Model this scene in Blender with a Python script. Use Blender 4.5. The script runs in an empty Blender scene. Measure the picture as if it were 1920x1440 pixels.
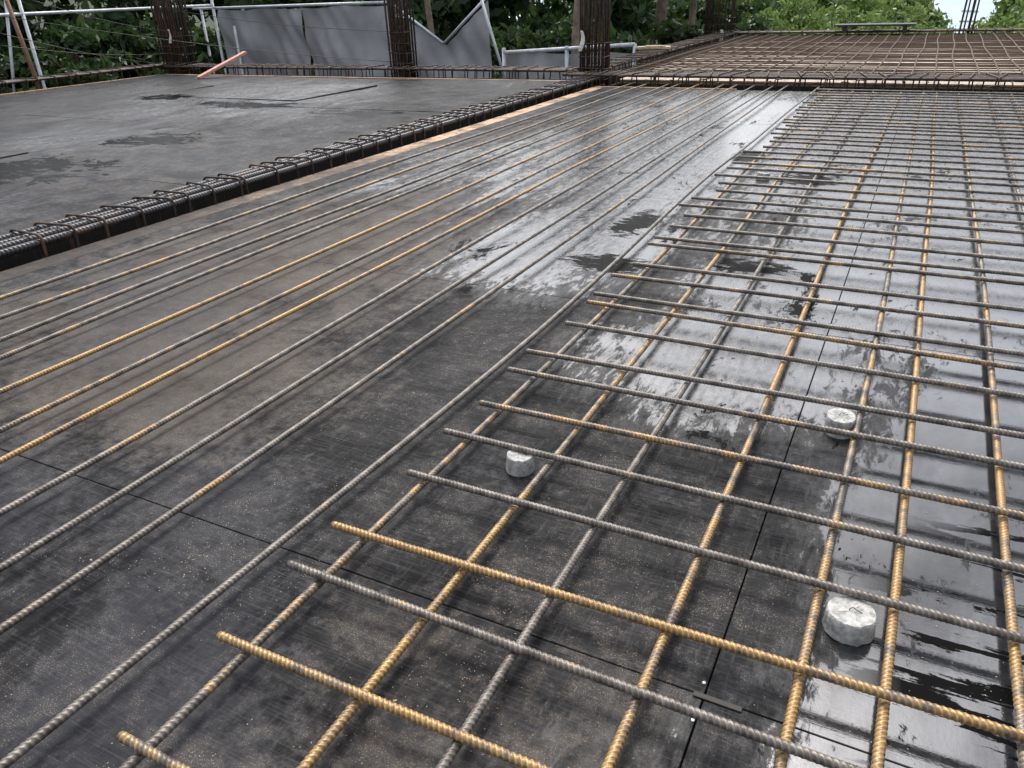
import bpy, bmesh, math, random
import numpy as np
from mathutils import Vector, Matrix, noise as mnoise
random.seed(7); np.random.seed(7)
S = bpy.context.scene
COL = S.collection
H = 1.0
# ---------------------------------------------------------------- camera calibration (two vanishing points of the bar grid)
F = 1430.0
Yc = Vector((820, 765, -F)).normalized()
Xc = Vector((3060, -620, F)).normalized()
Xc = (Xc - Yc * Xc.dot(Yc)).normalized()
Zc = Xc.cross(Yc)
R = Matrix((Xc, Yc, Zc))
cam_d = bpy.data.cameras.new("camera")
cam = bpy.data.objects.new("camera", cam_d); COL.objects.link(cam)
cam_d.sensor_width = 36; cam_d.lens = 36 * F / 1920; cam_d.clip_end = 9000; cam_d.clip_start = 0.02
M = R.to_4x4(); M.translation = (0, 0, H); cam.matrix_world = M
S.camera = cam
def ray(u, v): return R @ Vector((u - 960, -(v - 720), -F))
def gz(u, v, z=0.0):
    d = ray(u, v); t = (z - H) / d.z; return Vector((d.x * t, d.y * t, z))
def gy(u, v, y):
    d = ray(u, v); t = y / d.y; return Vector((d.x * t, y, H + d.z * t))
# ---------------------------------------------------------------- node helpers
class NT:
    def __init__(s, name, world=False):
        if world:
            s.m = bpy.data.worlds.new(name); S.world = s.m
        else:
            s.m = bpy.data.materials.new(name)
        s.m.use_nodes = True; s.t = s.m.node_tree; s.t.nodes.clear()
    def n(s, typ, **kw):
        nd = s.t.nodes.new(typ)
        for k, v in kw.items(): setattr(nd, k, v)
        return nd
    def put(s, sock, v):
        if isinstance(v, bpy.types.NodeSocket): s.t.links.new(v, sock)
        elif v is not None:
            if hasattr(sock.default_value, '__len__') and not hasattr(v, '__len__'): v = (v,) * len(sock.default_value)
            if hasattr(v, '__len__') and len(sock.default_value) == 4 and len(v) == 3: v = (*v, 1)
            sock.default_value = v
    def math(s, op, a, b=None, c=None, clamp=False):
        nd = s.n('ShaderNodeMath', operation=op, use_clamp=clamp)
        s.put(nd.inputs[0], a)
        if b is not None: s.put(nd.inputs[1], b)
        if c is not None: s.put(nd.inputs[2], c)
        return nd.outputs[0]
    def mix(s, f, a, b, mode='MIX'):
        nd = s.n('ShaderNodeMix', data_type='RGBA', blend_type=mode)
        s.put(nd.inputs[0], f); s.put(nd.inputs[6], a); s.put(nd.inputs[7], b)
        return nd.outputs[2]
    def fmix(s, f, a, b):
        nd = s.n('ShaderNodeMix', data_type='FLOAT'); s.put(nd.inputs[0], f); s.put(nd.inputs[2], a); s.put(nd.inputs[3], b); return nd.outputs[0]
    def ss(s, v, lo, hi, a=0.0, b=1.0):
        nd = s.n('ShaderNodeMapRange', interpolation_type='SMOOTHSTEP')
        s.put(nd.inputs[0], v); s.put(nd.inputs[1], lo); s.put(nd.inputs[2], hi); s.put(nd.inputs[3], a); s.put(nd.inputs[4], b)
        return nd.outputs[0]
    def noise(s, vec, scale, detail=4, rough=.55, dist=0.0):
        nd = s.n('ShaderNodeTexNoise'); s.put(nd.inputs['Vector'], vec); nd.inputs['Scale'].default_value = scale
        nd.inputs['Detail'].default_value = detail; nd.inputs['Roughness'].default_value = rough; nd.inputs['Distortion'].default_value = dist
        return nd.outputs[0]
    def mapv(s, vec, scale=(1, 1, 1), loc=(0, 0, 0), rot=(0, 0, 0)):
        nd = s.n('ShaderNodeMapping'); s.put(nd.inputs[0], vec)
        s.put(nd.inputs['Location'], loc); nd.inputs['Scale'].default_value = scale; nd.inputs['Rotation'].default_value = rot
        return nd.outputs[0]
    def obj(s): return s.n('ShaderNodeTexCoord').outputs['Object']
    def bsdf(s, col, rough, metal=0.0, normal=None, spec=None):
        b = s.n('ShaderNodeBsdfPrincipled'); s.put(b.inputs['Base Color'], col); s.put(b.inputs['Roughness'], rough); s.put(b.inputs['Metallic'], metal)
        if normal is not None: s.put(b.inputs['Normal'], normal)
        if spec is not None: s.put(b.inputs['Specular IOR Level'], spec)
        return b
    def out(s, sh):
        o = s.n('ShaderNodeOutputMaterial'); s.t.links.new(sh.outputs[0], o.inputs[0]); return s.m
    def bump(s, h, strength, dist):
        b = s.n('ShaderNodeBump'); s.put(b.inputs['Strength'], strength); b.inputs['Distance'].default_value = dist
        s.put(b.inputs['Height'], h); return b.outputs[0]
# ---------------------------------------------------------------- world
w = NT("World", True)
sky = w.n('ShaderNodeTexSky', sky_type='NISHITA'); sky.sun_disc = False
SUN_EL = math.radians(58); SUN_AZ = math.radians(-28)
sky.sun_elevation = SUN_EL; sky.sun_rotation = SUN_AZ; sky.dust_density = 4; sky.air_density = 1.0; sky.ozone_density = 1
tc = w.n('ShaderNodeTexCoord').outputs['Generated']
hs = w.n('ShaderNodeHueSaturation'); hs.inputs['Saturation'].default_value = .38; hs.inputs['Value'].default_value = 2.2
w.t.links.new(sky.outputs[0], hs.inputs['Color'])
cl = w.ss(w.noise(w.mapv(tc, (1, 1, 2.2)), 2.6, 5, .6, .3), .35, .68, .65, 1.4)
skyc = w.mix(1.0, hs.outputs[0], cl, 'MULTIPLY')
bg = w.n('ShaderNodeBackground'); w.put(bg.inputs[0], skyc); bg.inputs[1].default_value = .15
o = w.n('ShaderNodeOutputWorld'); w.t.links.new(bg.outputs[0], o.inputs[0])
sd = bpy.data.lights.new("sun", 'SUN'); sd.energy = 1.5; sd.angle = math.radians(16); sd.color = (1, .97, .92)
so = bpy.data.objects.new("sun", sd); COL.objects.link(so)
dirv = Vector((math.sin(SUN_AZ) * math.cos(SUN_EL), math.cos(SUN_AZ) * math.cos(SUN_EL), math.sin(SUN_EL)))
so.rotation_euler = dirv.to_track_quat('Z', 'Y').to_euler(); so.location = (0, 0, 30)
S.view_settings.view_transform = 'Standard'; S.view_settings.look = 'None'; S.view_settings.exposure = 0
# ---------------------------------------------------------------- materials
def floor_material(name, right=True):
    m = NT(name); P = m.obj()
    sx = m.n('ShaderNodeSeparateXYZ'); m.put(sx.inputs[0], P); X, Y = sx.outputs[0], sx.outputs[1]
    tone = m.n('ShaderNodeAttribute', attribute_name='tone').outputs['Fac']
    def ell(cx, cy, rx, ry, gain=1.0):
        a = m.math('DIVIDE', m.math('SUBTRACT', X, cx), rx); b = m.math('DIVIDE', m.math('SUBTRACT', Y, cy), ry)
        q = m.math('ADD', m.math('MULTIPLY', a, a), m.math('MULTIPLY', b, b))
        r_ = m.math('SUBTRACT', 1.0, q, clamp=True)
        return m.math('MULTIPLY', r_, gain, clamp=True) if gain != 1.0 else r_
    def mx(l):
        r = l[0]
        for k in l[1:]: r = m.math('MAXIMUM', r, k)
        return r
    big = m.noise(P, .9, 4, .6, .3)
    mid = m.noise(m.mapv(P, (1, 1, 1), (3, 7, 0)), 4.5, 8, .72, .5)
    grain = m.noise(m.mapv(P, (1.2, 34, 1)), 6, 4, .68)
    cross = m.noise(m.mapv(P, (28, 1.6, 1), (5, 5, 0)), 5, 4, .68)
    fine = m.noise(P, 120, 3, .7)
    med = m.noise(P, 26, 5, .75)
    col = m.mix(m.ss(mid, .33, .67), (.0038, .0039, .0044), (.0155, .0152, .0165))
    col = m.mix(m.math('MULTIPLY', m.ss(grain, .48, .70), .8), col, (.042, .041, .042))
    col = m.mix(m.math('MULTIPLY', m.ss(cross, .52, .73), .6), col, (.050, .048, .049))
    col = m.mix(m.math('MULTIPLY', m.ss(med, .5, .68), .5), col, (.042, .040, .040))
    col = m.mix(m.math('MULTIPLY', tone, .15 if right else .7), col, (.034, .034, .036))
    if right:
        dreg = mx([ell(-2.4, 2.4, 1.3, 2.1), ell(-1.9, 1.4, .9, .7), m.math('MULTIPLY', ell(-.5, .5, .8, .8), .5), m.math('MULTIPLY', ell(-2.9, 5.5, .8, 2.5), .7)])
    else:
        dreg = m.math('MULTIPLY', mx([ell(-5.5, 3.5, 2.6, 3), m.math('MULTIPLY', ell(-9, 8, 4, 3), .7)]), .5)
    dust = m.math('ADD', m.math('MULTIPLY', dreg, .36), m.math('ADD', m.math('MULTIPLY', mid, .55), m.math('MULTIPLY', med, .45)))
    col = m.mix(m.math('MULTIPLY', m.ss(dust, .60, .84), .5), col, (.110, .092, .074))
    gm = m.math('MULTIPLY', m.ss(m.math('ADD', big, m.math('MULTIPLY', m.math('SUBTRACT', med, .5), .5)), .50, .60), .32)
    col = m.mix(gm, col, (.056, .058, .066))
    sp = m.math('MULTIPLY', m.ss(m.noise(P, 420, 2, .5), .57, .68), m.ss(m.math('ADD', m.math('MULTIPLY', med, .5), m.math('MULTIPLY', mid, .5)), .48, .58))
    col = m.mix(m.math('MULTIPLY', sp, .75), col, (.24, .205, .16))
    scr = m.math('MULTIPLY', m.ss(m.noise(m.mapv(P, (1.5, 60, 1), rot=(0, 0, .35)), 4, 3, .6), .66, .72), m.ss(big, .45, .6))
    scuff = m.math('MULTIPLY', m.ss(m.noise(m.mapv(P, (1, 14, 1), rot=(0, 0, .5)), 5, 5, .7), .58, .74), m.ss(mid, .5, .62))
    col = m.mix(m.math('MULTIPLY', m.math('MAXIMUM', scuff, scr), .45), col, (.15, .145, .14))
    wf = m.noise(m.mapv(P, (2.8, .9, 1)), 13, 7, .75, .5)
    wn = m.noise(m.mapv(P, (1.5, .75, 1), (1.3, 4.1, 0)), 1.9, 8, .66, .6)
    if right:
        mirror = ell(.85, 1.25, 1.0, 1.9, 2.5)
        reg = mx([ell(-1.3, 3.1, .65, 1.0), ell(-1.45, 6.2, 1.7, 3.9), ell(.3, 6.0, 2.0, 4.6), ell(-.35, 2.1, .65, .6),
                  m.math('MULTIPLY', mirror, .95), ell(.1, 3.1, 1.1, 1.3), m.math('MULTIPLY', ell(-2.4, 4.6, 1.0, 1.6), .7),
                  m.math('MULTIPLY', ell(-.05, .55, .5, .5), .3), ell(1.6, 2.5, 1.3, 3)])
        wv = m.math('ADD', m.math('MULTIPLY', reg, .58), m.math('ADD', wn, m.math('MULTIPLY', m.math('SUBTRACT', wf, .5), .95)))
        damp = m.ss(wv, .60, .80); wet = m.ss(wv, .80, .90)
        b1 = m.ss(m.math('ADD', m.noise(m.mapv(P, (2.2, 1.1, 1), (8, 1, 0)), 1.6, 8, .72, .8), m.math('MULTIPLY', m.math('SUBTRACT', wf, .5), .35)), .60, .64)
        bar_refl = m.noise(m.mapv(P, (1.0, 9.0, 1), (2, 3, 0), (0, 0, .03)), 2.2, 7, .62, .4)
        b2 = m.math('MULTIPLY', m.ss(m.math('ADD', bar_refl, m.math('MULTIPLY', m.math('SUBTRACT', med, .5), .16)), .545, .565), ell(.72, 1.1, .72, .8, 3.0))  # black bands painted in for the crosswise bars' reflections in the puddle
        b3 = mx([ell(-1.05, 2.85, .26, .16), ell(-1.12, 3.45, .14, .35), ell(-.52, 4.65, .28, .22), ell(-.5, 3.0, .22, .14), ell(-.95, 5.2, .16, .35)])
        b3 = m.ss(m.math('ADD', b3, m.math('MULTIPLY', m.math('SUBTRACT', m.noise(m.mapv(P, (1, 2.4, 1)), 9, 7, .75, .8), .5), 3.0)), .50, .65)
        b3 = m.math('MULTIPLY', b3, m.math('GREATER_THAN', mx([ell(-1.05, 2.85, .42, .3), ell(-1.12, 3.45, .22, .5), ell(-.52, 4.65, .42, .4), ell(-.5, 3.0, .36, .28), ell(-.95, 5.2, .25, .5)]), .01))
        blk = m.math('MAXIMUM', m.math('MAXIMUM', m.math('MULTIPLY', b1, m.ss(reg, .1, .4)), b2), b3)
    else:
        mirror = 0.0
        pts = [gz(290, 264), gz(30, 322), gz(470, 198), gz(672, 214), gz(310, 184)]
        rr = [(.42, .30), (.65, .42), (.8, .22), (.5, .2), (.45, .22)]
        pool = mx([ell(p.x, p.y, a_ * 1.6, b_ * 1.9) for p, (a_, b_) in zip(pts, rr)])
        blk = m.ss(m.math('ADD', m.math('MULTIPLY', pool, .9), m.math('MULTIPLY', m.math('SUBTRACT', m.noise(m.mapv(P, (1, 1.6, 1)), 3.3, 8, .74, 1.0), .5), 2.6)), .60, .72)
        blk = m.math('MULTIPLY', blk, m.ss(pool, 0.0, .25))
        reg = mx([m.math('MULTIPLY', ell(-7.4, 6.9, 2.8, 2.6), .55), m.math('MULTIPLY', ell(-9.6, 7.6, 1.5, 1.9), .6), m.math('MULTIPLY', ell(-6.5, 4.3, 1.2, 1.1), .5)])
        wv = m.math('ADD', m.math('MULTIPLY', reg, .62), m.math('ADD', wn, m.math('MULTIPLY', m.math('SUBTRACT', wf, .5), .9)))
        damp = m.ss(wv, .54, .78); wet = m.ss(wv, .80, .90)
    col = m.mix(m.math('MULTIPLY', damp, .6), col, (.006, .006, .007))
    col = m.mix(m.math('MULTIPLY', wet, .6), col, (.024, .026, .030))
    col = m.mix(blk, col, (.0015, .0015, .0015))
    rdry = m.ss(m.math('ADD', m.math('MULTIPLY', fine, .6), m.math('MULTIPLY', mid, .6)), .4, .8, .44, .68)
    rw = m.ss(wf, .3, .7, .14, .34)
    if right: rw = m.fmix(mirror, rw, m.ss(med, .35, .65, .03, .12))
    r = m.fmix(damp, rdry, .38); r = m.fmix(wet, r, rw); r = m.fmix(blk, r, .45 if right else .2)
    sw = m.ss(wf, .32, .6, 1.1, 2.0)
    if right: sw = m.fmix(mirror, sw, m.ss(wn, .35, .65, .7, 1.7))
    sp_ = m.fmix(damp, m.ss(mid, .3, .7, .03, .13), .20); sp_ = m.fmix(wet, sp_, sw); sp_ = m.fmix(blk, sp_, .03)
    hh = m.math('ADD', m.math('MULTIPLY', fine, .6), m.math('ADD', m.math('MULTIPLY', grain, .5), m.math('MULTIPLY', cross, .3)))
    b = m.bsdf(col, r, 0, m.bump(hh, m.fmix(wet, .9, .20), .0014), sp_)
    return m.out(b)
MAT_FLOOR = floor_material("film_faced_plywood_wet", True)
MAT_FLOOR_L = floor_material("film_faced_plywood_dry", False)

def wood_mat(name, c1, c2, rough=.7, gs=(2, 30, 2), stain=.65, sc=(.10, .07, .05), spec=.3, fade=None):
    m = NT(name); P = m.obj()
    g = m.noise(m.mapv(P, gs), 4, 5, .6, .4); l = m.noise(P, 1.9, 7, .7, .4)
    col = m.mix(m.ss(g, .3, .7), c1, c2)
    if stain: col = m.mix(m.ss(l, .46, .62, 0, stain), col, sc)
    if fade:
        sx = m.n('ShaderNodeSeparateXYZ'); m.put(sx.inputs[0], P)
        f = m.ss(m.math('ADD', sx.outputs[1], m.math('MULTIPLY', m.noise(P, 3.5, 7, .75), 5.0)), fade[0], fade[1], 1, 0)
        col = m.mix(f, col, (.028, .024, .021))
        col = m.mix(m.ss(m.noise(P, 9, 6, .75), .50, .58, 0, .75), col, (.06, .045, .035))
    return m.out(m.bsdf(col, rough, 0, m.bump(g, .3, .002), spec))
MAT_PLY = wood_mat("bare_plywood", (.42, .30, .185), (.30, .21, .125), .75)
MAT_STRIP = wood_mat("bare_plywood_strip", (.56, .39, .24), (.38, .26, .16), .75, fade=(5.2, 7.8), stain=.8)
MAT_PLYFAR = wood_mat("weathered_plywood", (.52, .43, .34), (.40, .32, .25), .55, (2, 12, 2), .6, (.24, .19, .15), .35)
MAT_DARKPLY = wood_mat("dark_plywood", (.02, .018, .016), (.035, .03, .026), .6, stain=0)
MAT_BOARD = wood_mat("pale_board", (.55, .45, .32), (.45, .34, .22))

def rebar_mat(name, dark=0):
    m = NT(name); P = m.obj(); oi = m.n('ShaderNodeObjectInfo')
    off = m.n('ShaderNodeCombineXYZ'); m.put(off.inputs[0], m.math('MULTIPLY', oi.outputs['Random'], 37.0)); m.put(off.inputs[1], m.math('MULTIPLY', oi.outputs['Random'], 91.0))
    Q = m.mapv(P, loc=off.outputs[0])
    rib = m.n('ShaderNodeAttribute', attribute_name='rib').outputs['Fac']
    sc = m.n('ShaderNodeSeparateColor'); m.put(sc.inputs[0], oi.outputs['Color']); rust = sc.outputs[0]
    n1 = m.noise(Q, 3.2, 5, .65); n2 = m.noise(Q, 26, 4, .65); n3 = m.noise(Q, 170, 2, .6)
    if dark == 1:
        base = m.mix(n2, (.012, .010, .009), (.048, .034, .026))
        col = m.mix(m.ss(m.math('ADD', m.math('MULTIPLY', n1, .6), m.math('MULTIPLY', n2, .5)), .50, .70, 0, .7), base, (.14, .07, .034))
        b = m.bsdf(col, .55, .1, None, .35)
    elif dark == 2:
        base = m.mix(n2, (.009, .009, .011), (.030, .029, .031))
        col = m.mix(m.ss(n1, .54, .68, 0, .6), base, (.10, .055, .033))
        col = m.mix(m.math('MULTIPLY', rib, .2), col, (.07, .066, .066))
        b = m.bsdf(col, .33, .25, None, .6)
    elif dark == 3:
        col = m.mix(n2, (.060, .042, .031), (.13, .095, .07))
        b = m.bsdf(col, .75, 0, None, .2)
    else:
        base = m.mix(m.ss(n2, .3, .7), (.065, .054, .044), (.25, .222, .19))
        rr = m.ss(m.math('ADD', m.math('ADD', m.math('MULTIPLY', n1, 1.0), m.math('MULTIPLY', n2, .6)), m.math('MULTIPLY', m.math('SUBTRACT', rust, .5), .46)), .80, 1.0)
        rc = m.mix(m.ss(n3, .35, .65), (.54, .34, .085), (.36, .18, .06))
        col = m.mix(m.math('MULTIPLY', rr, .8), base, rc)
        dk = m.math('MULTIPLY', m.math('SUBTRACT', 1.0, rib), .45)
        col = m.mix(dk, col, (.035, .026, .019))
        b = m.bsdf(col, .44, .25, m.bump(n3, .4, .0008), .6)
    return m.out(b)
MAT_BAR = rebar_mat("rusting_rebar"); MAT_BARD = rebar_mat("dark_brown_rebar", 1); MAT_MAIN = rebar_mat("wet_mill_scale_rebar", 2); MAT_FAR = rebar_mat("dull_rusty_rebar", 3)
def simple(name, c1, c2, sc=8, rough=.6, metal=0, bump=.2, bd=.003, spec=.5):
    m = NT(name); P = m.obj(); n = m.noise(P, sc, 5, .62)
    return m.out(m.bsdf(m.mix(m.ss(n, .3, .7), c1, c2), rough, metal, m.bump(n, bump, bd), spec))
MAT_CONC = simple("mortar", (.50, .49, .46), (.25, .245, .23), 70, .95, 0, 1.0, .003, .12)
MAT_PIPE = simple("galvanised_pipe", (.60, .62, .64), (.42, .44, .46), 9, .4, .3)
MAT_RUSTP = simple("rusty_pipe", (.22, .10, .05), (.12, .07, .05), 20, .7)
MAT_TARP = simple("grey_shade_cloth", (.38, .38, .385), (.27, .27, .275), 1.5, .8, 0, .35, .02, .2)
MAT_RED = simple("red_painted_timber", (.62, .33, .26), (.50, .22, .16), 14, .6)
MAT_WIRE = simple("dark_wire", (.03, .03, .03), (.05, .04, .035), 20, .5)
MAT_TAG = simple("white_plastic", (.72, .70, .62), (.6, .58, .5), 20, .5)
MAT_BARK = simple("bark", (.26, .20, .15), (.12, .085, .06), 9, .9, 0, .8, .03)
MAT_SOIL = simple("leafy_soil", (.035, .05, .02), (.02, .028, .012), 1.3, .9)
MAT_CHIP = simple("sawdust_chip", (.36, .30, .22), (.22, .175, .12), 50, .9)
MAT_WHITE = simple("white_chip", (.6, .6, .58), (.5, .5, .48), 50, .6)
mm = NT("sky_haze_plane"); MAT_SKY_HAZE = mm.out(mm.bsdf(mm.mix(mm.ss(mm.noise(mm.obj(), .02, 4), .3, .7), (.27, .36, .42), (.32, .40, .45)), .5, spec=.1))
def leaf_mat(name, cd, cl, cy):
    m = NT(name); P = m.obj()
    isl = m.n('ShaderNodeNewGeometry').outputs['Random Per Island']
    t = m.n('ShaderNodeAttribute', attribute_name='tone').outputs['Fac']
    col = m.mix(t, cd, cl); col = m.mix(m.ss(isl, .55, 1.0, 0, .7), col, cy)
    b = m.bsdf(col, .5, 0, None, .4)
    tr = m.n('ShaderNodeBsdfTranslucent'); m.put(tr.inputs[0], m.mix(.5, col, cy))
    ms = m.n('ShaderNodeMixShader'); ms.inputs[0].default_value = .28
    m.t.links.new(b.outputs[0], ms.inputs[1]); m.t.links.new(tr.outputs[0], ms.inputs[2])
    return m.out(ms)
MAT_LEAFD = leaf_mat("dark_leaves", (.009, .022, .008), (.036, .082, .022), (.08, .14, .035))
MAT_LEAFL = leaf_mat("bright_leaves", (.03, .075, .018), (.16, .27, .06), (.30, .39, .11))
# ---------------------------------------------------------------- object helpers
def link(ob, name, mat=None, parent=None, **props):
    ob.name = name
    if mat is not None and ob.type == 'MESH' and not ob.data.materials: ob.data.materials.append(mat)
    if ob.name not in COL.objects: COL.objects.link(ob)
    if parent is not None: ob.parent = parent
    for k, v in props.items(): ob[k] = v
    return ob
def mesh_obj(name, verts, faces, mat=None, smooth=False, **kw):
    me = bpy.data.meshes.new(name); me.from_pydata([tuple(v) for v in verts], [], faces); me.update()
    if smooth: me.polygons.foreach_set('use_smooth', [True] * len(me.polygons))
    return link(bpy.data.objects.new(name, me), name, mat, **kw)
def empty(name, loc=(0, 0, 0), **props):
    e = bpy.data.objects.new(name, None); e.empty_display_size = .1; e.location = loc
    return link(e, name, None, **props)
def rod_mesh(name, pts, r, ref=Vector((0, 0, 1)), rib=None, pitch=.0095, ribh=.085, sides=8, step=.12, mat=None, closed=False):
    P = np.array([tuple(p) for p in pts], float)
    seg = np.linalg.norm(np.diff(P, axis=0), axis=1); cum = np.concatenate([[0], np.cumsum(seg)]); L = cum[-1]
    ss, kk = [0.0], [0]
    s = 0.0
    pattern = [(.0, 0), (.50, 0), (.64, 1), (.86, 1)]
    while s < L:
        if rib and rib[0] <= s < rib[1]:
            for o_, k_ in pattern:
                if s + o_ * pitch < L and (s + o_ * pitch) > ss[-1] + 1e-6: ss.append(s + o_ * pitch); kk.append(k_)
            s += pitch
        else:
            nxt = s + step
            if rib and s < rib[0] < nxt: nxt = rib[0]
            if nxt >= L: break
            ss.append(nxt); kk.append(.4); s = nxt
    ss.append(L); kk.append(.4)
    if not rib and len(P) > 2:
        ss = list(cum); kk = [.4] * len(ss)
    ss = np.array(ss); kk = np.array(kk, float)
    C = np.stack([np.interp(ss, cum, P[:, i]) for i in range(3)], 1)
    T = np.gradient(C, ss, axis=0); T /= np.linalg.norm(T, axis=1)[:, None]
    if closed: t0 = T[0] + T[-1]; t0 /= np.linalg.norm(t0); T[0] = T[-1] = t0
    U = np.cross(T, np.array(ref)); U /= np.linalg.norm(U, axis=1)[:, None]; W = np.cross(U, T)
    a = np.linspace(0, 2 * math.pi, sides, endpoint=False)
    rad = r * (1 + ribh * (kk - .4))
    skew = r * .7 if rib else 0
    V = C[:, None, :] + rad[:, None, None] * (np.cos(a)[None, :, None] * U[:, None, :] + np.sin(a)[None, :, None] * W[:, None, :])
    if skew:
        inr = ((ss > rib[0] + .02) & (ss < rib[1] - .02)).astype(float)
        V = V + (skew * np.cos(a)[None, :, None] * inr[:, None, None]) * T[:, None, :]
    n = len(ss); org = V.reshape(-1, 3)
    i = np.arange(n - 1)[:, None] * sides; j = np.arange(sides)[None, :]; j2 = (j + 1) % sides
    Fq = np.stack([i + j, i + j2, i + sides + j2, i + sides + j], -1).reshape(-1, 4).tolist()
    if not closed:
        Fq.append(list(range(sides))[::-1]); Fq.append([(n - 1) * sides + q for q in range(sides)])
    me = bpy.data.meshes.new(name); me.from_pydata(org.tolist(), [], Fq); me.update()
    at = me.attributes.new('rib', 'FLOAT', 'POINT'); at.data.foreach_set('value', np.repeat(kk, sides).astype(np.float32))
    me.polygons.foreach_set('use_smooth', [True] * len(me.polygons))
    if mat: me.materials.append(mat)
    return me
def boxes(name, specs, mat, bevel=.0, **kw):
    bm = bmesh.new()
    for sp in specs:
        c, sz = sp[0], sp[1]; rz = sp[2] if len(sp) > 2 else 0
        mt = Matrix.Translation(c) @ Matrix.Rotation(rz, 4, 'Z') @ Matrix.Diagonal((*sz, 1))
        bmesh.ops.create_cube(bm, size=1, matrix=mt)
    if bevel: bmesh.ops.bevel(bm, geom=list(bm.edges), offset=bevel, segments=2, affect='EDGES')
    me = bpy.data.meshes.new(name); bm.to_mesh(me); bm.free()
    return link(bpy.data.objects.new(name, me), name, mat, **kw)
# ---------------------------------------------------------------- deck of plywood sheets (real gaps between sheets)
def deck(name, xs, ys, mat, edge_mat, gap=.002, thick=.018, stag=0.0, lift=.0012):
    verts, faces, tones, mi = [], [], [], []
    for i in range(len(xs) - 1):
        for j in range(len(ys) - 1):
            x0, x1, y0, y1 = xs[i] + gap / 2, xs[i + 1] - gap / 2, ys[j] + gap / 2, ys[j + 1] - gap / 2
            if stag and 0 < j < len(ys) - 1 and i % 2: y0 += stag
            if stag and j < len(ys) - 2 and i % 2: y1 += stag
            b = len(verts); c = .0010; t1 = random.random()
            if lift > .005: zc = [-.003 + (random.random() ** 2) * lift for _ in range(4)]
            else: zc = [-random.random() * lift for _ in range(4)]
            cs = [(x0, y0, 1, 1), (x1, y0, -1, 1), (x1, y1, -1, -1), (x0, y1, 1, -1)]
            verts += [(x + sx_ * c, y_ + sy_ * c, z_) for (x, y_, sx_, sy_), z_ in zip(cs, zc)]
            verts += [(x, y_, z_ - c) for (x, y_, _, _), z_ in zip(cs, zc)]
            verts += [(x, y_, -thick - .002) for (x, y_, _, _) in cs]
            tones += [t1] * 12
            faces.append((b, b + 1, b + 2, b + 3)); mi.append(0)
            for q in range(4):
                q2 = (q + 1) % 4
                faces.append((b + 4 + q, b + 4 + q2, b + q2, b + q)); mi.append(0)
                faces.append((b + 8 + q, b + 8 + q2, b + 4 + q2, b + 4 + q)); mi.append(1)
    b = len(verts); x0, x1, y0, y1 = xs[0] + .01, xs[-1] - .01, ys[0] + .01, ys[-1] - .01
    for z in (-.026, -.14):
        verts += [(x0, y0, z), (x1, y0, z), (x1, y1, z), (x0, y1, z)]; tones += [0] * 4
    faces.append((b, b + 1, b + 2, b + 3)); mi.append(2); faces.append((b + 7, b + 6, b + 5, b + 4)); mi.append(2)
    for q in range(4):
        q2 = (q + 1) % 4; faces.append((b + 4 + q, b + 4 + q2, b + q2, b + q)); mi.append(1)
    me = bpy.data.meshes.new(name); me.from_pydata(verts, [], faces); me.update()
    at = me.attributes.new('tone', 'FLOAT', 'POINT'); at.data.foreach_set('value', tones)
    for q in (mat, edge_mat, MAT_DARKPLY): me.materials.append(q)
    me.polygons.foreach_set('material_index', mi)
    return link(bpy.data.objects.new(name, me), name, None, kind="structure")
ysA = [.88 + 1.54 * k for k in range(-2, 6)]; ysA[-1] = 8.74; ysA[0] = -2.2
deck("formwork_floor", [-3.29, -.141, 2.90, 4.2], ysA, MAT_FLOOR, MAT_DARKPLY, gap=.0026)
deck("formwork_floor_edge_strip", [-3.43, -3.293], [-2.2, .9, 3.9, 6.4, 8.74], MAT_STRIP, MAT_PLY, .002)
ysB = [-2.2, .3, 1.8, 3.35, 4.9, 6.45, 8.0, 9.2]
deck("formwork_floor_neighbouring_bay", [-11.0, -8.6, -6.2, -3.85], ysB, MAT_FLOOR_L, MAT_DARKPLY, .009, stag=.42, lift=.022)
deck("formwork_floor_far_bay", [-3.42, -1.0, 1.4, 3.8], [9.62, 11.2, 12.8, 14.4, 16.5], MAT_PLYFAR, MAT_PLY)
boxes("timber_edging", [((-7.42, 9.235, -.012), (7.1, .06, .055))], MAT_PLY, .003, kind="structure")
boxes("timber_edging_side", [((-11.035, 3.5, -.012), (.06, 11.4, .05))], MAT_PLY, .003, kind="structure")
boxes("cross_beam_timber_edging", [((-2.6, 8.765, -.016), (1.6, .045, .05))], MAT_PLY, .003, kind="structure")
def trench(name, x0, x1, y0, y1, depth=.42):
    t = .018
    boxes(name, [(((x0 + x1) / 2, (y0 + y1) / 2, -depth), (x1 - x0, y1 - y0, t)),
                 ((x0 + t / 2 + .001, (y0 + y1) / 2, -depth / 2 - .02), (t, y1 - y0, depth - .05)),
                 ((x1 - t / 2 - .001, (y0 + y1) / 2, -depth / 2 - .02), (t, y1 - y0, depth - .05))] if (y1 - y0) > (x1 - x0) else
                [(((x0 + x1) / 2, (y0 + y1) / 2, -depth - .001), (x1 - x0, y1 - y0, t)),
                 (((x0 + x1) / 2, y0 + t / 2 + .001, -depth / 2 - .02), (x1 - x0, t, depth - .05)),
                 (((x0 + x1) / 2, y1 - t / 2 - .001, -depth / 2 - .02), (x1 - x0, t, depth - .05))],
          MAT_DARKPLY, 0, kind="structure")
trench("beam_trench", -3.85, -3.43, -2.2, 8.74)
trench("beam_trench_far", -4.08, -3.42, 9.62, 16.5)
trench("beam_trench_cross", -3.42, 4.2, 8.79, 9.62)
trench("beam_trench_cross_rear", -11.0, -4.08, 9.27, 9.95)
trench("beam_trench_junction", -4.08, -3.421, 8.745, 9.615)
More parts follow.
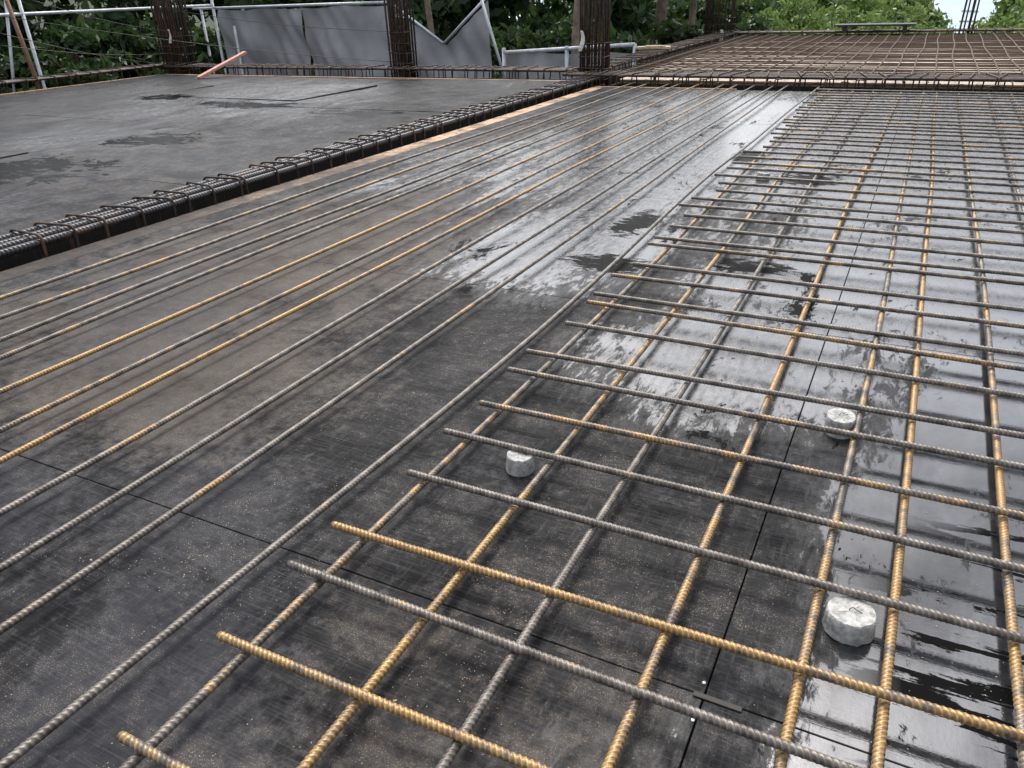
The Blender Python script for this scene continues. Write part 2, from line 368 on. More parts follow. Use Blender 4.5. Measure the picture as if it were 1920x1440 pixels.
trench("beam_trench_outer", -11.7, -11.07, -2.2, 9.95)
trench("beam_trench_rear_edge", -4.08, 4.2, 16.5, 17.1)
# ---------------------------------------------------------------- slab reinforcement
def wob(p0, p1, amp=.006, n=26):
    p0, p1 = Vector(p0), Vector(p1); L = (p1 - p0).length; d = (p1 - p0) / L; s = Vector((d.y, -d.x, 0))
    ph = [random.random() * 6.28 for _ in range(4)]; out = []
    for k in range(n + 1):
        t = k / n * L
        o_ = amp * (math.sin(t * .8 + ph[0]) + .5 * math.sin(t * 1.9 + ph[1])); zz = amp * .35 * math.sin(t * 1.6 + ph[2])
        out.append(p0 + d * t + s * o_ + Vector((0, 0, zz)))
    return out
def bar(pts, r, group, label, rust=.5, rib=None, mat=None, **kw):
    p0 = Vector(pts[0]); me = rod_mesh("reinforcing_bar", [Vector(p) - p0 for p in pts], r, rib=rib, mat=mat or MAT_BAR, **kw)
    ob = bpy.data.objects.new("reinforcing_bar", me); ob.location = p0; ob.color = (rust, rust, rust, 1)
    return link(ob, "reinforcing_bar", label=label, category="rebar", group=group)
RB = .0079
def lab(rust, tail):
    return ("yellow rusted ribbed steel bar " if rust > .6 else "grey brown ribbed steel bar ") + tail
G1 = "long bars lying parallel on the deck"
lefts = [(0, 1432, .2), (0, 1185, .5), (0, 1060, .2), (0, 955, .45), (0, 865, .85), (0, 805, .65), (0, 735, .85), (0, 672, .5), (0, 636, .4), (0, 596, .65), (0, 556, .45)]
for k, (u, v, rs) in enumerate(lefts):
    z = .028
    x = gz(u, v, z).x
    xf = x + random.uniform(-.03, .03)
    pts = wob((x, -.6, z), (xf, 8.95 + random.uniform(-.1, .15), z), .011, 40)
    if k == 0:
        pts = [Vector((p.x + .035 * math.sin(max(0, min(1, (p.y - .2) / 4.4)) * math.pi), p.y, p.z)) for p in pts]
    bar(pts, RB, G1, lab(rs, "lying lengthwise on black plywood"), rs, rib=(.6, 5.6))
G2 = "lengthwise bars of the mesh"
z1 = .030; z2 = z1 + 2 * RB + .001
for x, rs in [(-.845, .65), (-.618, .78), (-.442, .25), (-.226, .98), (-.010, .65), (.111, .9), (.305, .65), (.50, .5), (.70, .6), (.90, .5), (1.12, .5), (1.33, .5), (1.55, .5), (1.76, .5), (1.98, .5), (2.2, .5)]:
    near = x < .6
    pts = wob((x + random.uniform(-.006, .006), -.4, z1), (x + random.uniform(-.03, .02), 8.6 + random.uniform(-.05, .1), z1), .008, 40)
    bar(pts, RB * 1.05, G2, lab(rs, "in mesh over wet black plywood"), rs, rib=(.5, 5.4) if near else None, step=.12)
G3 = "crosswise bars of the mesh"
ends = [(228, 1378), (410, 1192), (545, 1055), (625, 982), (767, 885), (835, 807), (900, 755), (953, 692), (988, 657), (1060, 605), (1102, 565), (1113, 550), (1147, 515), (1187, 495), (1215, 457), (1228, 444)]
rights = {1: (1000, 1440), 2: (1600, 1442), 3: (1920, 1385), 4: (1920, 1200), 5: (1920, 1067), 6: (1920, 968), 7: (1920, 876), 8: (1920, 817), 9: (1920, 746), 10: (1920, 692), 11: (1920, 664), 12: (1920, 612)}
rusts = [.75, .88, .5, .88, .25, .4, .78, .3, .3, .4, .5, .3, .45, .35, .55, .35]
rows = []
for k, (u, v) in enumerate(ends):
    p = gz(u, v, z2)
    if k in rights: q = gz(*rights[k], z2); sl = (q.y - p.y) / (q.x - p.x)
    else: sl = random.uniform(-.012, .012)
    sl = max(-.09, min(.09, sl)); rows.append((p.x, p.y, sl, rusts[k]))
y = rows[-1][1]
while y < 8.45:
    y += random.uniform(.15, .21); rows.append((-.93 + random.uniform(-.06, .05), y, random.uniform(-.012, .012), random.uniform(.2, .6)))
for k, (x, y, sl, rs) in enumerate(rows):
    xe = 2.35
    pts = wob((x, y, z2), (xe, y + sl * (xe - x) * .9, z2), .0035, 20)
    bar(pts, RB, G3, lab(rs, "laid crosswise on mesh above deck"), rs, rib=(0, 2.2) if y < 3.8 else None, step=.1)
G4 = "bars of the distant mesh"
y = 9.75
while y < 16.9:
    bar(wob((-3.5, y, .085), (3.6, y + random.uniform(-.03, .03), .085), .010, 16), RB * 1.05, G4, "dark brown steel bar in mesh over bare plywood", .4, mat=MAT_FAR, step=.4, sides=6)
    y += .215 + random.uniform(-.02, .02)
x = -3.3
while x < 3.6:
    bar(wob((x, 9.2, .105), (x, 17.2, .105), .014, 20), RB * 1.2, G4, "dark brown steel bar in mesh over bare plywood", .4, mat=MAT_FAR, step=.4, sides=6)
    x += .2 + random.uniform(-.015, .015)
# ---------------------------------------------------------------- beam cages
def loop_pts(w_, h_, rc=.025):
    out = []
    for cx, cz, a0 in ((w_ / 2 - rc, h_ - rc, 0), (-w_ / 2 + rc, h_ - rc, 90), (-w_ / 2 + rc, rc, 180), (w_ / 2 - rc, rc, 270)):
        for q in range(4):
            a = math.radians(a0 + q * 30); out.append(Vector((cx + rc * math.cos(a), 0, cz + rc * math.sin(a))))
    out.append(out[0].copy()); return out
def cage(label, start, length, along, width, ztop, zbot, sp, main_r=.015, ribs=False, nb=5, sr=.0075, jit=.02):
    e = empty("beam_cage", start, label=label, category="rebar cage", group="beam reinforcement cages")
    if along == 'X': e.rotation_euler = (0, 0, -math.pi / 2)
    hgt = ztop - zbot
    base = rod_mesh("stirrup", loop_pts(width, hgt, .028 if ribs else .025), sr, ref=Vector((0, 1, 0)), mat=MAT_BARD, sides=6, closed=True)
    n = int(length / sp)
    for k in range(min(n, 98)):
        ob = bpy.data.objects.new("stirrup", base)
        tl = .06 if ribs else .13
        ob.location = (random.uniform(-.005, .005), sp * (k + .5) + random.uniform(-jit, jit), zbot + random.uniform(-.004, .004))
        ob.rotation_euler = (random.uniform(-tl, tl), random.uniform(-.01, .01), random.uniform(-.25, .25))
        link(ob, "stirrup", parent=e)
    for k in range(nb):
        x = -width / 2 + sr * 1.6 + main_r + (width - 3.2 * sr - 2 * main_r) * k / (nb - 1)
        zz = ztop - sr * 1.6 - main_r - (.006 if ribs and k == nb - 1 else 0)
        me = rod_mesh("main_bar", wob((x, 0, zz), (x, length, zz), .005, 24), main_r, rib=(0, length) if ribs else None, pitch=.020, ribh=.12, mat=MAT_MAIN if ribs else MAT_BARD, step=.3, sides=12)
        link(bpy.data.objects.new("main_bar", me), "main_bar", parent=e)
    for k in range(3):
        x = -width / 2 + sr * 2 + main_r + (width - 4 * sr - 2 * main_r) * k / 2
        me = rod_mesh("main_bar", wob((x, 0, zbot + sr * 2 + main_r), (x, length, zbot + sr * 2 + main_r), .004, 12), main_r, mat=MAT_BARD)
        link(bpy.data.objects.new("main_bar", me), "main_bar", parent=e)
    if ribs:
        me = rod_mesh("main_bar", wob((width / 2 - sr * 2 - .012, 0, -.03), (width / 2 - sr * 2 - .012, length, -.03), .004, 12), .012, mat=MAT_BARD)
        link(bpy.data.objects.new("main_bar", me), "main_bar", parent=e)
    return e
cage("thick ribbed bars with stirrups in beam trench beside deck", (-3.595, -.6, 0), 9.9, 'Y', .26, .088, -.36, .17, .0185, True, 4, .007, .05)
cage("dark steel cage standing above trench beside distant mesh", (-3.72, 9.4, 0), 7.6, 'Y', .36, .16, -.36, .15)
cage("dark steel cage crossing behind the mesh deck", (-3.9, 9.18, 0), 7.4, 'X', .42, .13, -.36, .14)
cage("dark steel cage along the rear edge of black deck", (-11.4, 9.62, 0), 7.6, 'X', .36, .13, -.36, .16)
cage("dark steel cage along outer edge of black deck", (-11.4, 3.0, 0), 6.9, 'Y', .36, .15, -.36, .2)
cage("dark steel cage on the far edge of slab", (-4.0, 16.8, 0), 8.0, 'X', .36, .17, -.36, .2)
chair = rod_mesh("hooked_bar", [Vector((0, 0, -.3)), Vector((0, 0, .05)), Vector((0, 0, .075)), Vector((.02, 0, .09)), Vector((.09, 0, .092))], .007, ref=Vector((0, 1, 0)), mat=MAT_BARD, sides=6)
for k in range(34):
    ob = bpy.data.objects.new("hooked_bar", chair); ob.location = (-3.2 + k * .15 + random.uniform(-.06, .06), 8.90 + random.uniform(-.05, .05), random.uniform(-.03, .03)); ob.rotation_euler = (random.uniform(-.25, .25), random.uniform(-.25, .25), random.uniform(-2, 2))
    link(ob, "hooked_bar", label="short hooked steel bar sticking up from beam cage", category="rebar", group="hooked bars along the cross beam")
# ---------------------------------------------------------------- column starter bars
def column(loc, sx, sy, h, label, nx=4, ny=3, lean=0, ties=12, r=.0125):
    e = empty("column_rebar", loc, label=label, category="column rebar", group="column starter bars")
    for i in range(nx):
        for j in range(ny):
            if 0 < i < nx - 1 and 0 < j < ny - 1: continue
            x = -sx / 2 + sx * i / (nx - 1); yv = -sy / 2 + sy * j / (ny - 1)
            top = h + random.uniform(-.15, .15)
            m_ = rod_mesh("vertical_bar", [Vector((x, yv, -.4)), Vector((x + random.uniform(-.015, .015) + lean * .4, yv, h * .4)), Vector((x + random.uniform(-.05, .05) + lean, yv + random.uniform(-.03, .03), top))], r, ref=Vector((0, 1, 0)), rib=None, mat=MAT_BARD)
            link(bpy.data.objects.new("vertical_bar", m_), "vertical_bar", parent=e)
    lp = [Vector((p.x, p.z - sy / 2 - .02, 0)) for p in loop_pts(sx + .05, sy + .05, .02)]
    tm = rod_mesh("column_tie", lp, .006, ref=Vector((0, 0, 1)), mat=MAT_BARD, sides=6, closed=True)
    for k in range(ties):
        ob = bpy.data.objects.new("column_tie", tm); ob.location = (lean * (k * .13 - .1) / h, 0, -.1 + k * .13 + random.uniform(-.02, .02)); ob.rotation_euler = (random.uniform(-.05, .05), random.uniform(-.05, .05), 0)
        link(ob, "column_tie", parent=e)
    return e
column((-3.66, 9.42, 0), .27, .27, 2.3, "dense bundle of dark vertical bars at beam junction", 7, 5, 0, 5, .0115)
c = gz(762, 136, 0); column((c.x + .2, 9.75, 0), .27, .24, 2.3, "dark vertical column bars rising behind the deck", 7, 5, 0, 6)
column((-11.1, 9.7, 0), .42, .3, 2.3, "rusty vertical column bars at the deck corner", 8, 5, 0, 6, .015)
column((-11.3, 5.9, 0), .3, .3, 2.3, "rusty vertical column bars beside pipe post", 4, 4, 0, 5)
column((-3.9, 16.8, 0), .5, .3, 2.6, "dark vertical column bars at far slab corner", 9, 5, 0, 5)
column((.42, 16.8, 0), .2, .26, 2.6, "thin dark column bars on the far slab edge", 4, 2, .08, 5)
# ---------------------------------------------------------------- concrete spacers
def spacer(u, v, r, h, seed, tilt=(0, 0), label="", lift=0):
    rnd = random.Random(seed); p = gz(u, v, 0); p.z = lift; n = 44; vs = []; fs = []
    prof = [(1.03, 0), (1.05, .08), (1.02, .3), (1.0, .55), (.99, .8), (.975, .92), (.94, 1.0), (.7, 1.005), (.45, 1.0), (.22, 1.0)]
    ph = rnd.random() * 6; an = [rnd.uniform(-1, 1) * .018 for _ in range(n)]
    for a_, z_ in prof:
        for q in range(n):
            a = q / n * 2 * math.pi; rr = r * a_ * (1 + .02 * math.sin(2 * a + ph) + an[q] + .010 * rnd.uniform(-1, 1)); vs.append((rr * math.cos(a), rr * math.sin(a), h * z_ + rnd.uniform(-.0009, .0009)))
    vs.append((0, 0, h * 1.0))
    for k in range(len(prof) - 1):
        for q in range(n): q2 = (q + 1) % n; fs.append((k * n + q, k * n + q2, (k + 1) * n + q2, (k + 1) * n + q))
    b = (len(prof) - 1) * n
    for q in range(n): fs.append((b + q, b + (q + 1) % n, len(vs) - 1))
    e = empty("concrete_spacer", p, label=label, category="concrete spacer", group="round mortar spacers on the deck"); e.rotation_euler = (tilt[0], tilt[1], rnd.random() * .8)
    mesh_obj("spacer_block", vs, fs, MAT_CONC, False, parent=e)
    wr = rod_mesh("tie_wire", [Vector((-.004, 0, h * .8)), Vector((-.004, .001, h + .003)), Vector((.001, .002, h + .007)), Vector((.006, .001, h + .003)), Vector((.016, -.003, h + .0015))], .0008, ref=Vector((0, 1, 0)), mat=MAT_WIRE, sides=5)
    link(bpy.data.objects.new("tie_wire", wr), "tie_wire", parent=e)
spacer(975, 880, .032, .042, 1, (0, .03), "round grey mortar spacer standing on dry black plywood")
spacer(1572, 809, .035, .047, 2, (.06, -.05), "round grey mortar spacer tilted beside lengthwise bar", .001)
spacer(1590, 1178, .040, .040, 3, (0, 0), "round pale mortar spacer standing in puddle")
spacer(1430, 336, .036, .038, 4, (0, .05), "small round mortar spacer on wet plywood")
# ---------------------------------------------------------------- debris (clustered by a noise field)
vs, fs = [], []
for k in range(60000):
    x = random.uniform(-2.6, .5) if random.random() < .45 else random.gauss(-.8, .6); y = random.uniform(.1, 3.0) if random.random() < .4 else abs(random.gauss(.25, .5)) + .1
    if x < -3.1 or x > 1: continue
    nv = mnoise.noise(Vector((x * 3.1, y * 3.1, 0))) + .7 * mnoise.noise(Vector((x * 11, y * 11, 5))) + .4 * mnoise.noise(Vector((x * 37, y * 37, 9)))
    if random.random() > max(0, nv * 1.1 - .08): continue
    s = random.uniform(.00022, .0007) * (2.4 if random.random() < .008 else 1); a = random.random() * 3.14; l = random.uniform(1, 2.2)
    c_, s_ = math.cos(a), math.sin(a); b = len(vs)
    for dx, dy, dz in ((-l, -1, .2), (l, -1, .5), (l, 1, .8), (-l, 1, .4)): vs.append((x + (dx * c_ - dy * s_) * s, y + (dx * s_ + dy * c_) * s, .0006 + dz * s))
    fs.append((b, b + 1, b + 2, b + 3))
mesh_obj("sawdust", vs, fs, MAT_CHIP, kind="stuff", label="pale sawdust flecks scattered over black plywood", category="sawdust")
for (u, v) in ((1320, 1280), (1299, 1350), (1386, 885)):
    p = gz(u, v, .001); bm = bmesh.new(); bmesh.ops.create_uvsphere(bm, u_segments=10, v_segments=6, radius=.003, matrix=Matrix.Diagonal((1, 1.1, .45, 1)))
    me = bpy.data.meshes.new("mortar_crumb"); bm.to_mesh(me); bm.free()
    ob = link(bpy.data.objects.new("mortar_crumb", me), "mortar_crumb", MAT_WHITE, label="tiny white mortar crumb on black plywood", category="mortar crumb", group="white crumbs on deck"); ob.location = p
p = gz(1345, 1316, .001)
boxes("painted_notch", [((p.x, p.y, .0015), (.075, .010, .003), .0)], MAT_DARKPLY, .0005, label="dark strip painted in for shaded notch at sheet joint", category="painted notch shade")  # dark strip laid on the joint as the shade inside a notch
a = gz(372, 146, .02); b_ = gy(460, 98, 9.5)
d = b_ - a; L = d.length
ob = boxes("red_batten", [((0, 0, L / 2), (.12, .035, L))], MAT_RED, .004, label="faded red timber batten leaning on rear beam cage", category="timber batten")
ob.location = a; ob.rotation_euler = d.to_track_quat('Z', 'Y').to_euler()
p = gz(1225, 92, .17)
ob = boxes("timber_plank", [((0, 0, .02), (.5, .22, .035), .2), ((.03, .0, .045), (.3, .12, .012), -.1)], MAT_BOARD, .004, label="pale timber plank lying across steel cage", category="plank"); ob.location = p
p = gz(1628, 70, .12)
ob = boxes("dark_panel", [((0, 0, .12), (1.35, .5, .03)), ((-.5, 0, .05), (.06, .4, .11)), ((.5, 0, .05), (.06, .4, .11))], MAT_DARKPLY, .004, label="dark plywood panel resting on blocks at slab edge", category="panel"); ob.location = (p.x, 16.6, .14)
for (u, v, L_) in ((1090, 75, .22), (318, 68, .2), (1352, 66, .2)):
    y_ = {1090: 9.1, 318: 9.4, 1352: 16.5}[u]
    p = gy(u, v, y_); k_ = 1.4 if y_ > 12 else 1
    vs = []; fs = []
    for q in range(7):
        t = q / 6; wv_ = (.018 + .012 * math.sin(t * 3.1)) * k_; bx = .02 * math.sin(t * 4)
        vs += [(bx - wv_, .012 * math.sin(t * 5), -L_ * t * k_), (bx + wv_, -.01 * math.sin(t * 4), -L_ * t * k_)]
        if q: fs.append((2 * q - 2, 2 * q - 1, 2 * q + 1, 2 * q))
    ob = mesh_obj("plastic_strip", vs, fs, MAT_TAG, label="off white plastic strip hanging on column bars", category="plastic strip", group="plastic strips on column bars"); ob.location = p + Vector((0, 0, .1))
# ---------------------------------------------------------------- fence with grey cloth
FY = 11.4
fe = empty("site_fence", (-8, FY, 0), label="grey shade cloth fence on pale pipe frame", category="fence")
def fpipe(name, p, q, r=.022, mat=MAT_PIPE, parent=fe):
    o0 = parent.location if parent else Vector(); p = Vector(p) - o0; q = Vector(q) - o0
    dv = (q - p).normalized(); ref = Vector((0, 1, 0)) if abs(dv.y) < .9 else Vector((0, 0, 1))
    me = rod_mesh(name, [p, (p + q) / 2, q], r, ref=ref, mat=mat, sides=10)
    return link(bpy.data.objects.new(name, me), name, parent=parent)
def cloth(name, x0, x1, ztop, zbot, seed, parent=fe, nx=120, nz=34):
    rnd = random.Random(seed); ph = [rnd.random() * 6 for _ in range(6)]; vs = []; fs = []
    for i in range(nx + 1):
        x = x0 + (x1 - x0) * i / nx; zt = ztop(x) if callable(ztop) else ztop
        zt -= .035 * abs(math.sin(x * 2.6 + ph[5])) ** 1.5
        for j in range(nz + 1):
            t = j / nz; z = zbot + (zt - zbot) * t
            y_ = .08 * math.sin(x * 2.3 + ph[0] + t * 1.5) * (1 - t * .6) + .04 * math.sin(x * 6 + ph[1] - t * 4.5) * (1 - .5 * t) + .028 * math.sin(z * 7 + x * 3 + ph[2]) + .018 * math.sin(x * 19 + z * 11 + ph[3]) * math.sin(x * 1.7 + ph[4])
            vs.append((x - parent.location.x, y_ + .06, z))
    for i in range(nx):
        for j in range(nz):
            a_ = i * (nz + 1) + j; fs.append((a_, a_ + nz + 1, a_ + nz + 2, a_ + 1))
    return mesh_obj(name, vs, fs, MAT_TARP, True, parent=parent)
pA = gy(385, 22, FY); pB = gy(735, 4, FY); pV = gy(832, 82, FY); pC = gy(910, 0, FY); pM = gy(565, 40, FY)
zt = pB.z
cloth("cloth_panel", gy(412, 60, FY).x, pM.x + .03, lambda x: zt - .02, -.45, 1)
cloth("cloth_panel", pM.x + .005, pB.x, lambda x: zt - .02, -.45, 2)
def vtop(x):
    if x < pV.x: t = (x - pB.x) / (pV.x - pB.x); return (zt - .12) * (1 - t) + pV.z * t
    t = (x - pV.x) / (pC.x - pV.x); return pV.z * (1 - t) + pC.z * t
cloth("cloth_panel", pB.x + .2, pC.x, vtop, -.45, 3)
fpipe("fence_rail", (pA.x - .3, FY, zt), (pB.x, FY, zt))
fpipe("fence_rail", (pB.x, FY, zt - .03), (pV.x, FY, pV.z)); fpipe("fence_rail", (pV.x, FY, pV.z), (pC.x, FY, pC.z + .02))
for xx, zz in ((pA.x - .1, zt), (gy(445, 80, FY).x, zt - .3), (pB.x, zt + .1)):
    fpipe("fence_post", (xx, FY, -2.9), (xx, FY, zz), .025)
q0 = gy(903, 0, FY - .3); q1 = gy(940, 125, FY - .3); fpipe("fence_brace", q0, q1 + (q1 - q0) * .3, .022)
fl = empty("low_fence", (-4.5, FY + .6, 0), label="low grey sheet fence with pale top rail", category="fence")
xl0 = gy(945, 110, FY + .6).x; xl1 = gy(1190, 90, FY + .6).x
cloth("cloth_panel", xl0, xl1, .14, -.9, 5, fl, 60, 10)
fpipe("fence_rail", (xl0, FY + .6, .13), (xl1, FY + .6, .24), .03, MAT_PIPE, fl)
for t in (0, .5, 1): fpipe("fence_post", (xl0 + (xl1 - xl0) * t, FY + .6, -2.9), (xl0 + (xl1 - xl0) * t, FY + .6, .2 + .05 * t), .03, MAT_PIPE, fl)
pf = empty("pipe_guard_rail", (-11.9, 6, 0), label="pale steel pipe guard rail outside deck edge", category="guard rail")
for yv in (3.5, 7.77, 11.4): fpipe("rail_post", (-11.9, yv, -2.9), (-11.9, yv, 1.35), .026, MAT_PIPE, pf)
fpipe("rail", (-11.9, 2, .93), (-11.9, 11.4, .97), .024, MAT_PIPE, pf)
fpipe("brace", (-11.95, 7.2, -.6), (-11.95, 7.65, 1.3), .022, MAT_PIPE, pf)
def free_pipe(name, p, q, r, mat, **pr):
    o_ = fpipe(name, p, q, r, mat, None)
    for k, v in pr.items(): o_[k] = v
free_pipe("rusty_pole", gy(12, 0, 7.3), gy(80, 168, 7.3) + Vector((0, 0, -.5)), .03, MAT_RUSTP, label="rusty brown steel pole leaning on guard rail", category="pole")
for (u0, v0, u1, v1, ya, yb) in ((0, 30, 760, 118, 6.6, 9.75), (0, 62, 330, 122, 6.6, 9.6), (0, 85, 330, 100, 6.6, 9.6), (330, 20, 760, 60, 9.7, 9.75), (60, 0, 330, 60, 7.5, 9.6)):
    A = gy(u0, v0, ya); B = gy(u1, v1, yb); pts = [A.lerp(B, t / 12) + Vector((0, 0, -.06 * math.sin(t / 12 * math.pi))) for t in range(13)]
    me = rod_mesh("wire", pts, .004, mat=MAT_WIRE, sides=5); link(bpy.data.objects.new("wire", me), "wire", label="thin dark wire strung between posts", category="wire", group="wires strung to the columns")
# ---------------------------------------------------------------- terrain, pale plane for the low sky
def terr(x, y):
    r = math.hypot(x, y); a = math.degrees(math.atan2(x, y))
    left = max(0, min(1, (-a - 22) / 22)) if a < 0 else 0
    if a < -140: left = 0
    near = max(0, min(1, (r - 16) / 26)); near = near * near * (3 - 2 * near)
    return -3.0 + near * (left * 5.6 - (1 - left) * 8.0) - (1 - left) * max(0, min(12, (r - 45) * .25)) + .25 * math.sin(x * .5) * math.cos(y * .37)
vs, fs = [], []
radii = [0] + list(np.linspace(3, 60, 34)) + [70, 90, 130, 200, 400, 1000, 4000]; na = 96
for r in radii:
    for q in range(na):
        a_ = q / na * 2 * math.pi; x, y_ = r * math.sin(a_), r * math.cos(a_); vs.append((x, y_, terr(x, y_)))
for i in range(len(radii) - 1):
    for q in range(na): q2 = (q + 1) % na; fs.append((i * na + q, (i + 1) * na + q, (i + 1) * na + q2, i * na + q2))
me = bpy.data.meshes.new("ground"); me.from_pydata(vs, [], fs); me.update(); link(bpy.data.objects.new("ground", me), "ground", MAT_SOIL, kind="structure")
mesh_obj("sky_haze_plane", [(-4000, 60, -14), (4000, 60, -14), (4000, 7000, -14), (-4000, 7000, -14)], [(0, 1, 2, 3)], MAT_SKY_HAZE, kind="structure")  # flat pale plane added to stand in for bright hazy sky behind the trees
def crown_mesh(name, seed, rad, hgt, ncl, per, leaf, mat):
    rg = np.random.default_rng(seed); V = []; T = []
    for c_ in range(ncl):
        th = rg.uniform(0, 2 * math.pi); zz = rg.uniform(-1, 1); rr = math.sqrt(max(0, 1 - zz * zz)) * rg.uniform(.55, 1.05)
        cx, cy, cz = rad * rr * math.cos(th), rad * rr * math.sin(th), hgt * .5 * zz * rg.uniform(.8, 1.05)
        cr = rad * rg.uniform(.14, .30); tn = rg.uniform(0, 1)
        P_ = rg.normal(0, 1, (per, 3)); P_ /= np.linalg.norm(P_, axis=1)[:, None]; P_ *= cr * rg.uniform(.4, 1.05, (per, 1)); P_[:, 2] *= .7
        C_ = P_ + [cx, cy, cz]
        d1 = rg.normal(0, 1, (per, 3)); d1[:, 2] -= .5; d1 /= np.linalg.norm(d1, axis=1)[:, None]
        d2 = np.cross(d1, rg.normal(0, 1, (per, 3))); d2 /= np.linalg.norm(d2, axis=1)[:, None]
        s = leaf * rg.uniform(.6, 1.3, (per, 1))
        V.append(np.stack([C_ - d1 * s, C_ - d2 * s * .42, C_ + d1 * s, C_ + d2 * s * .42], 1).reshape(-1, 3))
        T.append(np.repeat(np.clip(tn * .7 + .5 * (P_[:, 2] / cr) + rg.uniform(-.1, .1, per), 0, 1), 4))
    V = np.concatenate(V); T = np.concatenate(T); n = len(V) // 4
    me = bpy.data.meshes.new(name); me.from_pydata(V.tolist(), [], np.arange(n * 4).reshape(n, 4).tolist()); me.update()
    at = me.attributes.new('tone', 'FLOAT', 'POINT'); at.data.foreach_set('value', T.astype(np.float32)); me.materials.append(mat); return me
def trunk_mesh(name, seed, h, r, rad):
    rnd = random.Random(seed); V = []; Fc = []
    def tube(P_, Rr, n=8):
        b = len(V)
        for p, r_ in zip(P_, Rr):
            for q in range(n): a_ = q / n * 6.2832; V.append((p[0] + r_ * math.cos(a_), p[1] + r_ * math.sin(a_), p[2]))
        for k in range(len(P_) - 1):
            for q in range(n): q2 = (q + 1) % n; Fc.append((b + k * n + q, b + k * n + q2, b + (k + 1) * n + q2, b + (k + 1) * n + q))
    bx, by = rnd.uniform(-.4, .4), rnd.uniform(-.4, .4)
    pts = [(bx * t * t * 1.5 + .08 * math.sin(t * 5), by * t * t, h * t) for t in [i / 8 for i in range(9)]]
    tube(pts, [r * (1.25 - .8 * t) for t in [i / 8 for i in range(9)]])
    for k in range(7):
        s = pts[rnd.randint(3, 7)]; a_ = rnd.random() * 6.28; L_ = rad * rnd.uniform(.5, .9)
        tube([(s[0] + L_ * t * math.cos(a_), s[1] + L_ * t * math.sin(a_), s[2] + L_ * .9 * t - .1 * t * t) for t in (0, .3, .6, 1)], [r * .45, r * .33, r * .2, r * .08], 6)
    me = bpy.data.meshes.new(name); me.from_pydata(V, [], Fc); me.update(); me.polygons.foreach_set('use_smooth', [True] * len(me.polygons)); me.materials.append(MAT_BARK); return me
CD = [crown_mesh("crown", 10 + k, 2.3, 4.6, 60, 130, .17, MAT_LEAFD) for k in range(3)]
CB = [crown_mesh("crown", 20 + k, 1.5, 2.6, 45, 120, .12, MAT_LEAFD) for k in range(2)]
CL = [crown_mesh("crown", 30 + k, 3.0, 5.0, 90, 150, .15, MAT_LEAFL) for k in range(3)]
TK = [trunk_mesh("trunk", 40 + k, 5.5, .17, 2.2) for k in range(3)]
def tree(x, y, top, crowns, sc=1.0, label="", crown_c=0, group="trees behind the site"):
    g = terr(x, y); k = random.randrange(3); e = empty("tree", (x, y, g), label=label, category="tree", group=group)
    cm = random.choice(crowns); cz = top - g - crown_c * sc
    t = bpy.data.objects.new("trunk", TK[k]); t.scale = (sc, sc, max(.2, (cz + .3) / 5.5)); t.rotation_euler = (0, 0, random.random() * 6); link(t, "trunk", parent=e)
    c_ = bpy.data.objects.new("crown", cm); c_.location = (0, 0, cz); c_.scale = (sc, sc, sc * random.uniform(.9, 1.1)); c_.rotation_euler = (0, 0, random.random() * 6.28); link(c_, "crown", parent=e)
dl = "dark green leafy tree growing beyond the slab"; ll = "bright green leafy tree on the slope beyond the slab"
for (x, y, top, sc) in [(-14.5, 4.0, 2.6, .9), (-15.5, 7.2, 2.8, 1.0), (-14.8, 10.2, 2.6, .95), (-17, 13, 2.8, 1.1), (-14, 14.5, 2.3, 1.0), (-11.5, 15, 2.0, 1.0), (-9.2, 15.2, 1.8, 1.0),
                        (-7.0, 16.2, 1.7, .95), (-19, 9, 3.4, 1.2), (-15, 19, 2.8, 1.3), (-10.5, 20, 2.2, 1.2), (-8.4, 19.5, 1.9, 1.1), (-7.8, 22.5, 1.9, 1.2), (-9.5, 26, 2.2, 1.3), (-6.3, 23.5, 1.7, 1.0)]:
    tree(x, y, top, CD, sc, dl, 2.3)
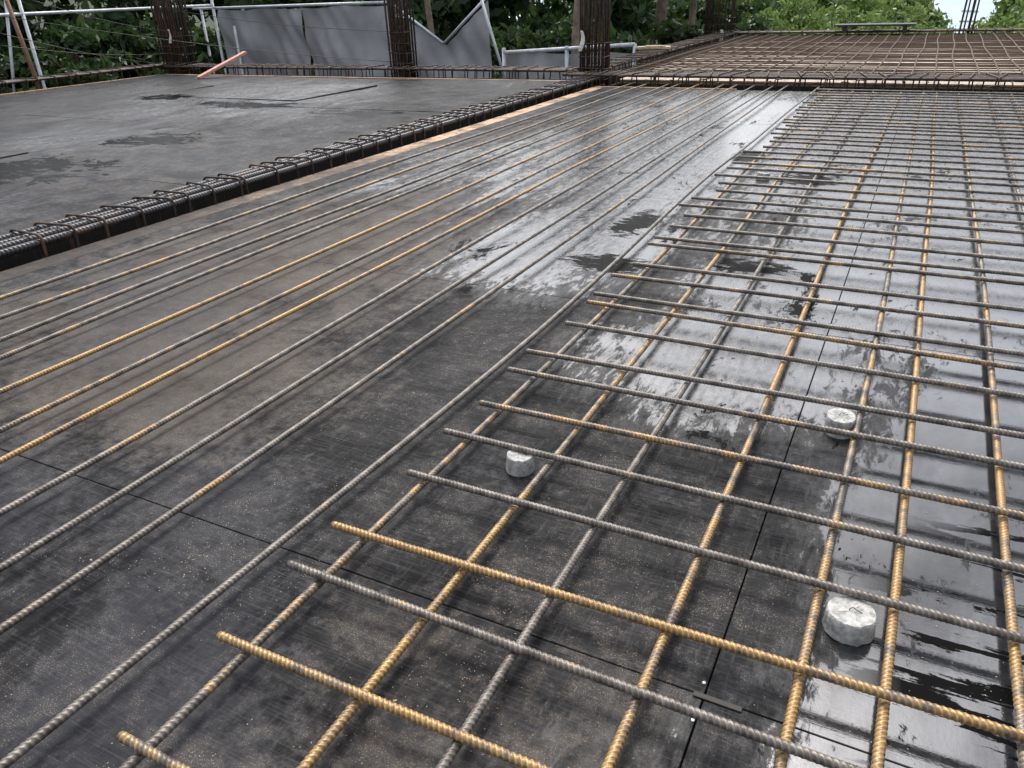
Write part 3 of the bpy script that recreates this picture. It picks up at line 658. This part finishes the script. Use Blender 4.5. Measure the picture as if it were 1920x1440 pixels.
for (x, y, top, sc) in [(-13.2, 3.2, .75, .8), (-13.0, 5.2, .9, .85), (-13.3, 7.4, .7, .8), (-13.1, 9.4, .9, .85), (-13.2, 11.3, .7, .9), (-12, 13, .6, .9), (-9.8, 13.2, .6, .9), (-7.6, 13.4, .5, .9), (-6.0, 14.5, .6, .9), (-5.3, 17.5, .5, .9), (-5.8, 20.5, .7, 1.0), (-4.6, 21, .4, .9)]:
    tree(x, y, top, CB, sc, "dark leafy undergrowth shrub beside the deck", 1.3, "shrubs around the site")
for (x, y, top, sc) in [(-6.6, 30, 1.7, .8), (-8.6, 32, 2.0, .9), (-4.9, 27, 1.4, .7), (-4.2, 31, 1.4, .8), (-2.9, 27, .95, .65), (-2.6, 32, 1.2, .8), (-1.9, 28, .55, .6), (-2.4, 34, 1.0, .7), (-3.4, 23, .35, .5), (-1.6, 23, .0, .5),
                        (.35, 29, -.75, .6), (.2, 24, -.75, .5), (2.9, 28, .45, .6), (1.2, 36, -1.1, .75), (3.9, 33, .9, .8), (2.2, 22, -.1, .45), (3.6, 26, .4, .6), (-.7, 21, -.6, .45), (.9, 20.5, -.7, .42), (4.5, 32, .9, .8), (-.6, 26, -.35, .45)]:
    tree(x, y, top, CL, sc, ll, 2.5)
for (u, v, yy, r_, ln) in ((1232, 90, 17.4, .12, .12), (1300, 80, 17.6, .07, -.05), (1078, 100, 12.9, .085, .15), (1172, 60, 16.5, .05, .5), (845, 90, 12.4, .05, -.6)):
    p = gy(u, v, yy); g = terr(p.x, yy)
    e = empty("tree", (p.x, yy, g), label="bare slender brown tree trunk rising beyond slab", category="tree", group="bare trunks")
    pts = [Vector((ln * (t / 8) ** 1.4 + .05 * math.sin(t), 0, 5.3 * t / 8)) for t in range(9)]
    me = rod_mesh("trunk", pts, r_, ref=Vector((0, 1, 0)), mat=MAT_BARK, sides=10); link(bpy.data.objects.new("trunk", me), "trunk", parent=e)
    c_ = bpy.data.objects.new("crown", CB[0]); c_.location = (ln, 0, 5.7); c_.scale = (.6, .6, .4); link(c_, "crown", parent=e)
